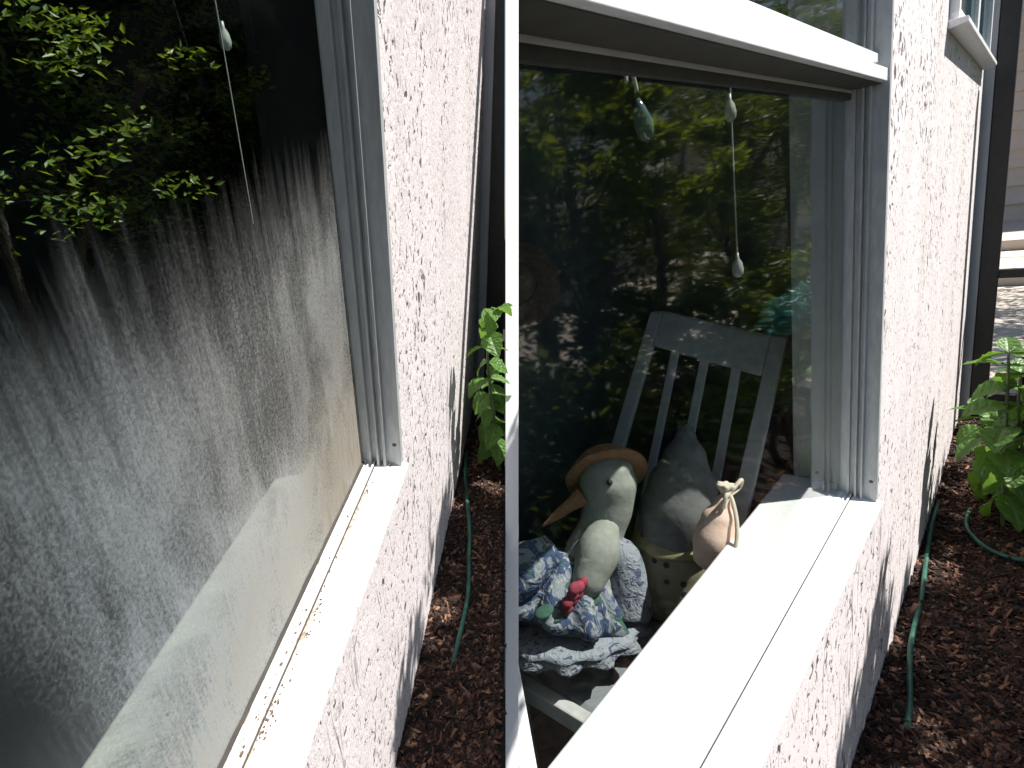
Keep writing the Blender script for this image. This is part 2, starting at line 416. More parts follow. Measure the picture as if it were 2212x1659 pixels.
# ------------------------------------------------------------------ the two houses
def house(M, label, aN, aF, uS, uH, uTop, aEnd, ground, cut, dirty, rail, room_a, room_w, ceil_u, small_window):
    V = VINYL_DIRTY if dirty else VINYL
    h = root('house', M, (0.0, aF, -ground), label, 'house')
    W = -.68
    # wall: four slabs round the opening
    mb = MB()
    aS = -.6
    mb.box((W, aS, -ground-.3), (0, aEnd, uS-.05))
    mb.box((W, aS, uS-.05), (0, aN, uH))
    mb.box((W, aF, uS-.05), (0, aEnd, uH))
    mb.box((W, aS, uH), (0, aEnd, uTop))
    wall = obj('wall', mb, SIDING, parent=h, cut=cut)
    # corner trim, standing proud
    obj('corner_trim', MB().box((-.3, aEnd+.002, -ground-.2), (.15, aEnd+.5, uTop)), TRIM, parent=h, bevel=.01)
    # window
    e = aF
    prof = [(.03,e+.025),(.03,e-.04),(-.085,e-.04),(-.085,e-.10),(-.105,e-.10),(-.105,e-.055),(-.135,e-.055),(-.135,e-.115),(-.155,e-.115),
            (-.155,e-.075),(-.195,e-.075),(-.195,e-.125),(-.275,e-.125),(-.275,e-.001),(.002,e-.001),(.002,e+.025)]
    fr = obj('window', MB().prism(prof, 2, uS+.005, uH-.002), VINYL_SHADE if True else V, parent=h, bevel=.004, cut=cut)
    fr['label'] = 'grey stepped side jamb of the window'
    near = [(.03,aN-.03),(.03,aN+.04),(-.085,aN+.04),(-.085,aN+.1),(-.275,aN+.125),(-.275,aN+.001),(.002,aN+.001),(.002,aN-.03)]
    obj('jamb', MB().prism(near, 2, uS+.005, uH-.002), VINYL, parent=fr, bevel=.004, cut=cut)
    # outer sill with a lip and a dark strip painting its shadow below
    sp = [(.07,uS-.012),(.075,uS-.018),(.075,uS-.05),(.05,uS-.062),(-.17,uS-.062),(-.17,uS+.055)]
    obj('sill', MB().prism(sp, 1, aN-.06, aF+.03), V, parent=fr, bevel=.004, cut=cut)
    obj('drip_shadow', MB().box((.001, aN-.04, uS-.105), (.035, aF+.015, uS-.0625)), simple('lip_shadow_dark', (.03,.03,.03), .8), parent=fr, cut=cut)
    # sill track: ridges either side of a channel
    tp = [(-.173,uS-.05),(-.173,uS+.085),(-.187,uS+.085),(-.187,uS+.06),(-.212,uS+.06),(-.212,uS+.095),(-.224,uS+.095),(-.224,uS+.075),(-.242,uS+.10),(-.295,uS+.115),(-.295,uS-.05)]
    obj('track', MB().prism(tp, 1, aN+.002, aF-.06), V, parent=fr, bevel=.003, cut=cut)
    obj('track_gap', MB().prism([(-.1725,uS+.05),(-.1725,uS+.068),(-.1665,uS+.066),(-.1665,uS+.05)], 1, aN+.004, aF-.062), DARKGAP, parent=fr, cut=cut)
    obj('screw_head', MB().lathe((-.02, e-.041, uS+.22), (0,-1,0), [(0,.018),(.004,.016),(.006,.008)], 10), simple('rusty_screw', (.16,.09,.06), .7), parent=fr)
    # head / rail
    r0 = rail
    hp = [(.012,r0),(.012,r0+.095),(-.12,r0+.10),(-.12,r0+.15),(-.05,r0+.15),(-.05,r0+.215),(-.11,r0+.225),(-.18,r0+.225),(-.18,r0+.02),(-.262,r0+.02),(-.262,r0-.035),(-.225,r0-.035),(-.225,r0+.003),(-.03,r0-.004)]
    slant = 0 if dirty else .024
    def sag(mb):
        mb.v = [(x, y, z + slant*(y-aF)) for x, y, z in mb.v]; return mb
    obj('meeting_rail', sag(MB().prism(hp, 1, aN+.002, aF-.045)), VINYL, parent=fr, bevel=.004, cut=cut)
    obj('rail_underside_shade', sag(MB().box((-.224, aN+.01, r0-.012), (-.028, aF-.05, r0-.0045)).box((-.258, aN+.01, r0-.085), (-.225, aF-.11, r0-.0355))), OLIVE_SHADE, parent=fr, cut=cut)
    # panes
    g = DULL_GLASS if dirty else GLASS
    obj('pane', MB().box((-.266, aN+.1, uS+.09), (-.262, aF-.12, r0-.02)), g, parent=fr, cut=cut)
    obj('pane', MB().box((-.145, aN+.1, r0+.21), (-.141, aF-.10, uH-.03)), g, parent=fr, cut=cut)
    if dirty:
        mbd = MB(); mbd.add([(-.2595, aN+.1, uS+.095), (-.2595, aF-.12, uS+.095), (-.2595, aF-.12, r0-.03), (-.2595, aN+.1, r0-.03)], [(0,1,2,3)])
        d = obj('dirt_film', mbd, DIRT, parent=fr); d['label'] = 'grey and brown dried dirt running down the glass'
        gl_ = MB(); n_ = 90; P_ = []
        for i in range(n_+1):
            a_ = .3 + (aF-.45)*i/n_; w2 = .006 + .016*abs(noise.noise(Vector((a_*7, 1.3, 0)))) + .02*max(0, noise.noise(Vector((a_*2, 8, 0))))
            P_ += [(-.256, a_, uS+.112+w2), (-.240, a_, uS+.104)]
        for i in range(n_): gl_.f.append((2*i, 2*i+1, 2*i+3, 2*i+2))
        gl_.v = P_
        obj('grime_line', gl_, DARKGAP, parent=fr)
        st = MB(); P_ = []
        for i in range(141):
            a_ = .25 + (aF-.40)*i/140; q = max(0, noise.noise(Vector((a_*1.9, 4.2, 0)))+.12)*(1.2-.2*a_)
            w2 = .002 + .075*q*(.6+.8*abs(noise.noise(Vector((a_*13, 2, 0)))))
            for w_ in (-.1655, -.1655+w2): P_.append((w_, a_, uS+.055-(w_+.17)*.28+.0045))
        for i in range(140): st.f.append((2*i, 2*i+1, 2*i+3, 2*i+2))
        st.v = P_
        obj('dirt_streak', st, simple('dried_brown_silt', (.22,.16,.11), .95, (.62,.56,.48), 26, .3), parent=fr)
        # grit lying along the sill
        gm = MB()
        for i in range(1500):
            a_ = random.uniform(.6, aF-.3); lump = noise.noise(Vector((a_*2.2, 3.1, 0)))
            if random.random() > min(1, .12 + 2.2*max(0, lump)) * (1.25 - .25*a_): continue
            w_ = random.choice((-.168, -.16, -.16, -.2)) + random.gauss(0, .012) + max(0, lump)*random.uniform(0, .1)
            if w_ > .03: continue
            z_ = uS + .05 - (w_+.17)*.27 if w_ > -.17 else uS+.065
            r_ = random.uniform(.003, .009)
            gm.ball((w_, a_, z_+r_*.4), (r_, r_*random.uniform(1, 2), r_*.7), 5, 4)
        o = obj('grit', gm, simple('sill_grit', (.07,.045,.03), .95, (.16,.11,.07), 30), parent=fr); o['kind'] = 'stuff'
    # inside of the opening
    i_u = uS + .13
    isill = [(-.30,i_u),(-.84,i_u),(-.86,i_u-.02),(-.86,i_u-.10),(-.84,i_u-.12),(-.683,i_u-.12),(-.683,uS-.04),(-.30,uS-.04)]
    obj('interior_sill', MB().prism(isill, 1, aN-.0, aF-.022), GREY_SILL if dirty else SILL_WHITE, parent=h, bevel=.008, cut=cut)
    obj('interior_jamb', MB().box((-.70, aF-.02, i_u+.001), (-.28, aF-.002, uH-.01)).box((-.74, aF-.03, i_u+.001), (-.683, aF+.35, uH+.3)), JAMB_SHADE if dirty else INT_JAMB, parent=h, bevel=.005, cut=cut)
    # the dark room behind
    a0, a1 = room_a
    B = room_w
    obj('interior_wall', MB().box((B-.1, a0, -ground), (B, a1, ceil_u)).box((B, a1, -ground), (W, a1+.1, ceil_u)).box((B, a0-.1, -ground), (W, a0, ceil_u)), INTERIOR, parent=h, cut=cut)
    obj('interior_floor', MB().box((B, a0, -ground-.1), (W-.002, a1, -ground)), INT_FLOOR, parent=h, cut=cut)
    obj('roof', MB().box((B-.2, -.6, ceil_u), (W-.002, aEnd, ceil_u+.25)).box((W, -.6, uTop+.002), (.0, aEnd, uTop+.2)), TRIM, parent=h, cut=cut)
    if small_window:
        a0, a1, u0, u1 = small_window
        t = .10
        s = MB(); s.box((.002,a0,u0),(.10,a1,u0+t)); s.box((.002,a0,u1-t),(.10,a1,u1)); s.box((.002,a0,u0+t),(.10,a0+.16,u1-t)); s.box((.002,a1-.16,u0+t),(.10,a1,u1-t))
        am = (a0+a1)/2+.15
        s.box((.002,am-.12,u0+t),(.085,am+.12,u1-t))
        sw = obj('window', s, VINYL, parent=h, bevel=.008); sw['label'] = 'small white framed window high on the wall'
        obj('sill', MB().prism([(.002,u0-.10),(.20,u0-.07),(.20,u0-.005),(.002,u0+.001)], 1, a0-.08, a1+.08), VINYL, parent=sw, bevel=.008)
        for q0, q1 in ((a0+.16, am-.12), (am+.12, a1-.16)):
            obj('pane', MB().box((.03, q0, u0+t), (.04, q1, u1-t)), simple('dark_blue_glass', (.03,.075,.095), .05, (.025,.06,.08)), parent=sw)
            obj('sash', MB().box((.041, q0+.001, u0+t+.001), (.07, q1-.001, u0+t+.09)), VINYL, parent=sw, bevel=.005)
    return h, fr

hL, frL = house(ML, 'pinkish white peeling house wall whose window glass is streaked with dried dirt', .15, 3.66, -2.93, 3.6, 4.2, 10.3, GL,
      None, True, 2.7, (-.2, 10.0), -4.2, 4.0, None)
hR, frR = house(MR, 'pinkish white peeling house wall with a clean window showing a chair and plush geese', .79, 5.86, -3.15, 2.75, 3.6, 15.4, GR,
      CUT_R, False, .69, (-2.5, 8.2), -3.5, 3.0, (9.5, 14.7, 1.62, 3.3))

# party wall closing the clean house along its near side
def ray_pt(px, py, w):
    """point of the clean house's axes seen at a pixel, at distance w off its wall"""
    r = Vector((px-1106, py-829.5, F_PX)); n, hh, u = RN.dot(r), RH.dot(r), RU.dot(r); t = (w-1)/n
    return (w, hh*t, u*t)
pts = []
for X in (4.0, 9.5):
    for (py, w) in ((-150, -.02), (1900, -.02), (1900, -3.6), (-150, -3.6)):
        pts.append(ray_pt(1106+X, py, w))
mb = MB().add(pts, [(0,1,2,3),(7,6,5,4),(0,4,5,1),(1,5,6,2),(2,6,7,3),(3,7,4,0)])
obj('party_wall', mb, INTERIOR, parent=hR)

# white post added as a divider where the two views meet
def cam_pt(X, Y, z):                    # metres from the eye
    return EYE + to_world((X/F_PX*z, Y/F_PX*z, z))
p = []
top, bot = (-1000, .645), (1060, .765)
for (Y, z) in (top, bot):
    for dz in (0, .016):
        for X in (-14, 14):
            p.append(MR.inverted() @ cam_pt(X, Y, z+dz+(.009 if X > 0 else 0)))
mb = MB().add(p, [(0,1,3,2),(4,6,7,5),(0,4,5,1),(2,3,7,6),(0,2,6,4),(1,5,7,3)])
post = obj('divider_post', mb, POST_WHITE, MR, bevel=.0015)
tag(post, 'slim white post added as a divider between the dirty window garden and the clean window', 'post')

# ------------------------------------------------------------------ ground, patio, backdrop house
g = MB(); nx, ny = 90, 90
def ground_h(w, a):
    z = .10*noise.noise(Vector((w*1.4, a*1.4, 2))) + .05*noise.noise(Vector((w*4, a*4, 5)))
    if 11 < a < 17 and w < 1.6: z += .28*max(0, 1-abs(a-14.5)/3.5)
    return z
xs = [-.05 + .035*i for i in range(60)] + [2.05+.3*i for i in range(1, 40)]
ys = [1.5 + .12*i for i in range(132)]
for y in ys:
    for x in xs: g.v.append((x, y, -GR + ground_h(x, y)))
for j in range(len(ys)-1):
    for i in range(len(xs)-1):
        k = j*len(xs)+i; g.f.append((k, k+1, k+1+len(xs), k+len(xs)))
tag(obj('garden_soil', g, SOIL, MR, cut=CUT_R, smooth=True), 'dark soil of the garden bed beside the clean house', kind='structure')
tag(obj('ground', MB().box((-60, -60, -GR-.6), (90, 140, -GR-.35)), SOIL, MR), 'dark bare ground round the houses', kind='structure')
# patio slabs and low steps
pm = root('patio', MR, (0, 18, -GR), 'pale concrete patio with low steps beyond the black gate', 'patio'); pm['kind'] = 'structure'
lv = [(17.4, 34, -GR+.02), (34, 42, -GR+.6), (42, 54, -GR+1.2)]
for k, (y0, y1, z) in enumerate(lv):
    rows = 5 if k == 0 else 3
    for r_ in range(rows):
        for c_ in range(8):
            ya, yb = y0+(y1-y0)*r_/rows, y0+(y1-y0)*(r_+1)/rows
            xa, xb = -6+c_*3.5, -6+(c_+1)*3.5
            obj('slab', MB().box((xa+.05, ya+.05, -GR-.33), (xb-.05, yb-.05, z+random.uniform(-.015,.015))), PATIO, parent=pm, bevel=.03)
nh = root('neighbour_house', MR, (0, 56, -GR), 'tan house wall far beyond the patio', 'house')
for k in range(14):
    z0 = -GR+1.0+k*1.25
    obj('plank', MB().prism([(55.0, z0), (54.75, z0+.02), (55.0-.02, z0+1.24), (55.3, z0+1.24), (55.3, z0)], 0, -16, 26), TAN, parent=nh)

# left garden soil
g = MB(); xs = [-.03 + .025*i for i in range(60)]; ys = [.3 + .1*i for i in range(130)]
for y in ys:
    for x in xs: g.v.append((x, y, -GL + .8*ground_h(x+7, y+2)*(1 if y < 9 else 1)))
for j in range(len(ys)-1):
    for i in range(len(xs)-1):
        k = j*len(xs)+i; g.f.append((k, k+1, k+1+len(xs), k+len(xs)))
tag(obj('garden_soil', g, SOIL, ML, cut=CUT_L, smooth=True), 'dark soil of the garden bed beside the dirty house', kind='structure')

def mulch(M, G, wr, ar, n, hfun, cut, label, size):
    mb = MB()
    pc = PLANE_PT
    for i in range(n):
        a = ar[0] + (ar[1]-ar[0])*random.random()**1.4; w = random.uniform(*wr)
        c = Vector((w, a, -G + hfun(w, a) + random.uniform(-.01, .05)))
        if cut is not None and (c-pc).dot(cut) < .06: continue
        q_ = random.random()
        L_, W_, T_ = size*(random.uniform(.4, 1.3) + 1.6*q_**6), size*random.uniform(.18, .5)*(1 + .5*q_**6), size*.12
        rot = Matrix.Rotation(random.uniform(0, 6.28), 3, 'Z') @ Matrix.Rotation(random.gauss(0, .45), 3, 'X') @ Matrix.Rotation(random.gauss(0, .45), 3, 'Y')
        vs = [c + rot @ Vector(q) for q in ((-L_/2,-W_/2,0),(L_/2,-W_/3,0),(L_/2*.8,W_/2,0),(-L_/2*.8,W_/2.5,0),(-L_/3,0,T_),(L_/3,0,T_*1.2))]
        mb.add(vs, [(0,1,5,4),(1,2,5),(2,3,4,5),(3,0,4),(0,3,2,1)])
    return tag(obj('mulch', mb, CHIP, M), label, 'mulch', kind='stuff')
mulch(MR, GR, (.01, 2.2), (4.2, 16.5), 30000, ground_h, None, 'brown bark mulch scattered over the bed by the clean house', .13)
mulch(ML, GL, (.01, 1.0), (2.6, 11), 16000, lambda w, a: .8*ground_h(w+7, a+2), CUT_L, 'brown bark mulch scattered over the bed by the dirty house', .10)

# ------------------------------------------------------------------ gates
def gate(M, G, a, w0, w1, top, railz, length, label, cutx=None):
    t = root('gate', M, (w0, a, -G), label, 'gate')
    obj('post', MB().box((w0, a, -G), (w1, a+.3, top)), BLACK, parent=t, bevel=.015, cut=cutx)
    if length:
        for z in railz:
            obj('rail', MB().box((w1-.02, a+.06, z-.09), (w1+length, a+.22, z+.09)), BLACK, parent=t, bevel=.015)
        obj('post', MB().box((w1+length, a, -G), (w1+length+.25, a+.3, top)), BLACK, parent=t, bevel=.015)
    return t
gate(MR, GR, 15.4, .155, .46, 3.6, (-2.45, -5.2), 1.0, 'black metal gate with thin rails at the corner of the clean house')
gate(ML, GL, 10.3, .155, .50, 3.4, (), 0, 'black metal gate post at the corner of the dirty house', CUT_L)

# ------------------------------------------------------------------ hoses
def smooth_path(pts, n=10):
    out = []; P = [Vector(q) for q in pts]
    for i in range(len(P)-1):
        p0, p1, p2, p3 = P[max(i-1,0)], P[i], P[i+1], P[min(i+2,len(P)-1)]
        for k in range(n):
            t = k/n
            out.append(.5*((2*p1)+(p2-p0)*t+(2*p0-5*p1+4*p2-p3)*t*t+(-p0+3*p1-3*p2+p3)*t**3))
    return out + [P[-1]]
def hose(M, G, pts, r, label, hf, grp):
    path = smooth_path([(w, a, -G+hf(w, a)+r+.05+dz) for w, a, dz in pts])
    path = [p + Vector((0,0,.012*noise.noise(p*3))) for p in path]
    return tag(obj('garden_hose', MB().tube(path, r, 10), HOSE, M, smooth=True), label, 'hose', grp)
hose(MR, GR, [(.30,5.9,-.1),(.35,6.22,0),(.22,7.2,.03),(.19,8.35,.02),(.12,9.4,0),(.07,10.4,.06),(.06,11.4,-.05)], .032, 'green garden hose running along the wall foot of the clean house', ground_h, 'green garden hoses')
hose(MR, GR, [(.50,11.6,-.1),(.50,10.7,.02),(.62,10.25,.04),(.85,9.95,.04),(1.24,9.9,.02),(1.8,10.2,0)], .032, 'green garden hose curving away from the wall under the broad leaf plant', ground_h, 'green garden hoses')
hose(ML, GL, [(.38,3.85,-.1),(.43,4.15,0),(.47,4.9,.03),(.40,5.6,.02),(.33,6.2,.03),(.12,7.4,.03),(.05,8.2,-.06)], .03, 'green garden hose lying beside the wall of the dirty house', lambda w, a: .8*ground_h(w+7, a+2), 'green garden hoses')

# ------------------------------------------------------------------ broad leaf plants
def leaf_mesh(L_, W_, droop, seed):
    rnd = random.Random(seed); nu, nv = 14, 4; vs = []; fs = []; vein = []
    for i in range(nu+1):
        t = i/nu
        wdt = W_*(math.sin(math.pi*t**.75)**.8)*(1+.07*math.sin(i*2.6)) + .002
        for j in range(-nv, nv+1):
            s = j/nv
            z = -droop*L_*t*t + .20*wdt*abs(s) + .05*W_*math.sin(t*24)*abs(s) + .02*W_*rnd.uniform(-1, 1)
            x = L_*t*(1-.25*droop*t) + (.06*L_*abs(s)*(1-t) if abs(s) > .5 else 0)
            vs.append((x, s*wdt, z)); vein.append(1.0 if j == 0 else (.55 if (i+abs(j)) % 3 == 0 else 0))
    m = 2*nv+1
    for i in range(nu):
        for j in range(m-1): fs.append((i*m+j, i*m+j+1, (i+1)*m+j+1, (i+1)*m+j))
    me = bpy.data.meshes.new('leaf'); me.from_pydata(vs, [], fs)
    at = me.attributes.new('vein', 'FLOAT', 'POINT')
    for i, v in enumerate(vein): at.data[i].value = v
    for p in me.polygons: p.use_smooth = True
    me.materials.append(BROAD); return me
LEAVES = [leaf_mesh(1, .36, d, k) for k, d in enumerate((.25, .45, .7, .35))]
def place_leaf(t, base, p, yaw, pitch, roll, size, k):
    o = bpy.data.objects.new('leaf', LEAVES[k % 4]); col.objects.link(o); o.parent = t
    o.location = Vector(p) - Vector(base)
    o.rotation_euler = (Matrix.Rotation(yaw, 3, 'Z') @ Matrix.Rotation(-pitch, 3, 'Y') @ Matrix.Rotation(roll, 3, 'X')).to_euler()
    o.scale = (size,)*3
def plant(M, base, stems, label, grp, sz, seed, spread=.18):
    rnd = random.Random(seed)
    t = root('broad_leaf_plant', M, base, label, 'plant', grp); k = 0
    for st in stems:
        path = smooth_path(st, 6)
        obj('stem', MB().tube(path, [.035*(1-.6*i/len(path)) for i in range(len(path))], 8), STEM, parent=t, smooth=True)
        n = len(path)
        for i in range(int(n*.25), n, 2):
            for q in range(2):
                yaw = i*1.37 + q*math.pi + rnd.uniform(-.5, .5)
                f = i/n
                place_leaf(t, base, path[i], yaw, rnd.uniform(-.9, -.15) + f*.55, rnd.uniform(-.5, .5), sz*rnd.uniform(.6, 1.05)*(1.1-.45*f), k); k += 1
        place_leaf(t, base, path[-1], rnd.uniform(0,6), .7, 0, sz*.5, k); k += 1
        place_leaf(t, base, path[-1], rnd.uniform(0,6), .3, 0, sz*.45, k); k += 1
plant(MR, (1.05, 11.0, -GR), [[(.95,11.0,-GR),(.90,10.9,-4.9),(.86,10.7,-3.7),(.82,10.6,-2.85)], [(1.2,11.2,-GR),(1.15,11.0,-4.9),(1.0,10.9,-4.0),(.98,10.7,-3.2)],
      [(1.0,11.8,-GR),(.75,11.6,-5.2),(.62,11.3,-4.5),(.52,11.1,-4.0)]], 'broad leaved green plant in front of the black gate by the clean house', 'broad leaf plants at the house corners', .78, 3)
plant(ML, (.75, 7.9, -GL), [[(.70,7.7,-GL),(.62,7.4,-5.2),(.52,7.2,-4.3),(.46,7.0,-3.4),(.55,6.9,-2.8)], [(.68,8.0,-GL),(.56,7.7,-5.0),(.50,7.5,-4.2)]],
      'green plant with hanging leaves beside the corner of the dirty house', 'broad leaf plants at the house corners', .62, 11)

# ------------------------------------------------------------------ trees and shrubs
def leafy(mb, c, r, n, size, rnd, flat=.0, inner=.35):
    for i in range(n):
        while True:
            d = Vector((rnd.uniform(-1,1), rnd.uniform(-1,1), rnd.uniform(-1,1)))
            if inner < d.length < 1: break
        p = Vector(c) + Vector((d.x*r[0], d.y*r[1], d.z*r[2]))
        if noise.noise(p*(1.6/max(r[0],.3))) < -.12: continue
        s = size*rnd.uniform(.5, 1.25)
        q = Matrix.Rotation(rnd.uniform(0,6.28), 3, 'Z') @ Matrix.Rotation(rnd.gauss(0,.8), 3, 'X') @ Matrix.Rotation(rnd.gauss(-.3,.5), 3, 'Y')
        vs = [p + q @ Vector(v)*s for v in ((0,0,0),(.45,.22,.05),(1,0,-.08),(.45,-.22,.05))]
        mb.add(vs, [(0,1,2),(0,2,3)])
def tree(M, base, name, label, cat, trunk_h, tr, blobs, m, size, n, grp=None, limbs=5, seed=1, extra=None):
    rnd = random.Random(seed); t = root(name, M, base, label, cat, grp); B = Vector(base)
    path = [B + Vector((.08*math.sin(k*1.3), .08*math.cos(k*1.7), trunk_h*k/6)) for k in range(7)]
    obj('trunk', MB().tube(path, [tr*(1.2-.8*k/6) for k in range(7)], 9), BARK, parent=t, smooth=True)
    lm = MB()
    for (c, r) in blobs[:limbs+4]:
        s = path[rnd.randint(3, 6)]; c = Vector(c); mid = (s+c)/2+Vector((0,0,.15))
        lm.tube(smooth_path([s, mid, c], 4), [tr*.4*(1-.09*i) for i in range(9)], 6)
    for k, tip in enumerate(extra or ()):
        lm.tube(smooth_path(tip, 6), .06, 6)
    obj('limb', lm, BARK, parent=t, smooth=True)
    mb = MB(); tot = sum(r[0]*r[1]*r[2] for c, r in blobs)
    for (c, r) in blobs: leafy(mb, c, r, int(n*r[0]*r[1]*r[2]/tot)+40, size, rnd)
    o = obj('crown', mb, m, parent=t); return t
def blobs_in(c, R_, k, s, seed):
    rnd = random.Random(seed); out = []
    for i in range(k):
        d = Vector((rnd.uniform(-1,1), rnd.uniform(-1,1), rnd.uniform(-1,1)))
        q = s*rnd.uniform(.7, 1.3)
        out.append(((c[0]+d.x*R_[0], c[1]+d.y*R_[1], c[2]+d.z*R_[2]), (q, q, q*.75)))
    return out
# hedge trees across the garden, mirrored in the clean window
spots = [(10.2, 13.6, LEAF_DARK, 'dark tree closing the gap of sky in the left of the clean window'),
         (8.0, 32.0, LEAF_DARK, 'tall dark tree reflected at the very edge of the clean pane'),
         (8.2, 38.0, LEAF_DARK, 'tallest dark tree, mirrored in the upper sash of the clean window'),
         (9.0, 28.5, LEAF_DARK, 'tall dark tree reflected against the upper end of the clean pane'),
         (12.5, 36.0, LEAF_DARK, 'tall dark tree set back beside the patio slabs'),
         (7.8, 25.0, LEAF_DARK, 'dark tree reflected low beside the clean window\'s jamb, beyond the teal shrub'),
         (10.5, 32.0, LEAF_DARK, 'dark tree standing past the patio edge in the reflection'),
         (14.0, 41.0, LEAF_DARK, 'dark tree by the patio steps in front of the tan house'),
         (7.5, 10.5, LEAF_DARK, 'dark green garden tree reflected at the left of the clean window'),
         (8.8, 14.5, LEAF_DARK, 'dark garden tree reflected over the middle of the clean window'),
         (9.0, 19.5, LEAF_DARK, 'dark tree reflected beside the clean window\'s far jamb'),
         (11., 26.0, LEAF_DARK, 'dark tree furthest off in the clean window reflection'),
         (5.2, 12.6, LEAF_YEL, 'lime green bush reflected in the middle of the clean window'),
         (6.0, 18.5, LEAF_YEL, 'lime green bush reflected near the far jamb of the clean window'),
         (5.0, 9.0, LEAF_YEL, 'small lime green bush reflected near the clean window\'s left edge')]
for i, (w, a, m, lab) in enumerate(spots):
    big = m is LEAF_DARK
    if big: bl = blobs_in((w, a, 2.4 if a > 28 and w < 13 else -.2), (1.8, 3.0, 7.2 if a > 28 and w < 13 else 4.2), 28 if a > 28 else 20, 1.15, 20+i); hh = 6.5
    else: bl = blobs_in((w, a, 1.2), (.6, 1.2, 1.7), 7, .55, 40+i); hh = 6.4
    if i == 0: bl = blobs_in((w, a, 2.0), (1.6, 3.4, 4.0), 34, 1.25, 91)
    tree(MR, (w, a, -GR-.35), 'garden_tree' if big else 'lime_bush', lab, 'tree' if big else 'bush', hh, .28 if big else .09, bl, m,
         .27 if big else .30, 8000 if big else 2600, 'trees and bushes across the garden', seed=i)
# shrubs shading the bed
for i, (w, a) in enumerate(((2.3, 6.0), (2.4, 9.0), (2.4, 12.0), (2.5, 15.2), (2.6, 18.4))):
    rnd = random.Random(60+i); bl = []
    for k in range(22):
        f = rnd.random(); hgt = 1.75 + 2.3*f
        wc = .30 + .6*hgt + rnd.uniform(.46, 1.05)
        bl.append(((wc, a + rnd.uniform(-1.2, 2.2), -GR+hgt), (.36, .62, .36)))
    tree(MR, (w, a, -GR), 'bed_shrub', ['dark shrub at the near end of the bed', 'dark shrub beside the hose', 'dark shrub across from the broad leaf plant', 'dark shrub near the black gate', 'dark shrub beyond the black gate'][i],
         'shrub', 1.8, .08, bl, LEAF_DARK, .26, 3300, 'shrubs along the far side of the bed', seed=70+i)
# teal flowering shrub
tree(MR, (2.15, 12.3, -GR), 'flowering_shrub', 'teal flowering shrub mirrored beside the chair back in the clean window', 'shrub', 2.9, .05,
     blobs_in((2.1, 12.6, -2.45), (.15, 1.6, .16), 9, .26, 5), LEAF_TEAL, .17, 1300, seed=8)
# unseen tree added so its limb shades the small garden bed
lc = lambda n_, a_, u_: tuple(MR.inverted() @ (ML @ Vector((n_+1, a_, u_))))
ex = [[(4.2, 1.2, -.6), (2.9, 1.3, 1.2), lc(6.5, 8.6, 4.2), lc(4.4, 7.0, 2.9), lc(3.6, 4.4, 2.3)]]
bl = []
rnd = random.Random(99)
for k in range(44):
    c = lc(rnd.uniform(3.3, 5.6), rnd.uniform(5.0, 8.4), rnd.uniform(1.8, 3.2)); bl.append((c, (.13, .13, .07)))
tree(MR, (4.2, 1.2, -GR-.35), 'garden_tree', 'unseen tree added so its thin limb shades the small bed', 'tree', 6.0, .2, bl, LEAF_DARK, .06, 10000, seed=31, limbs=0, extra=ex)

# ------------------------------------------------------------------ green branches added behind the dirty pane to stand for its reflection
t = root('reflection_foliage', ML, (-2.2, 3.0, -GL), 'dark leafy branches added behind the dirty pane to stand for reflected foliage', 'plant')
stem_pts = [[(-2.2,3.0,-GL),(-2.1,2.9,-3),(-1.7,2.7,-.6),(-1.2,2.4,.4)], [(-2.1,2.9,-3),(-1.9,3.3,-1.2),(-1.4,3.7,-.1)], [(-1.7,2.7,-.6),(-1.5,2.2,-.4),(-1.1,2.0,.2)]]
sm = MB()
for sp in stem_pts: sm.tube(smooth_path(sp, 6), .03, 7)
obj('stem', sm, BARK, parent=t, smooth=True)
rnd = random.Random(5)
mb = MB()
for k in range(110):
    w_ = rnd.uniform(-3.3, -1.3); d_ = 1-w_
    leafy(mb, (w_, rnd.uniform(1.0, 2.9)*d_, rnd.uniform(-.42, .12)*d_), (.34,.34,.26), 170, .06, rnd, inner=0)
obj('foliage', mb, LEAF_MID, parent=t)
mb = MB()
for k in range(60):
    w_ = rnd.uniform(-1.5, -.62); d_ = 1-w_
    leafy(mb, (w_, rnd.uniform(1.15, 3.1)*d_, (rnd.uniform(-.40, .12) if k % 3 else rnd.uniform(-.12,.05))*d_), (.12,.20,.08), 80, .05, rnd, inner=0)
o = obj('foliage', mb, LEAF_LIME_DIM, parent=t); o['label'] = 'lime green sprigs standing for reflected sunlit leaves'

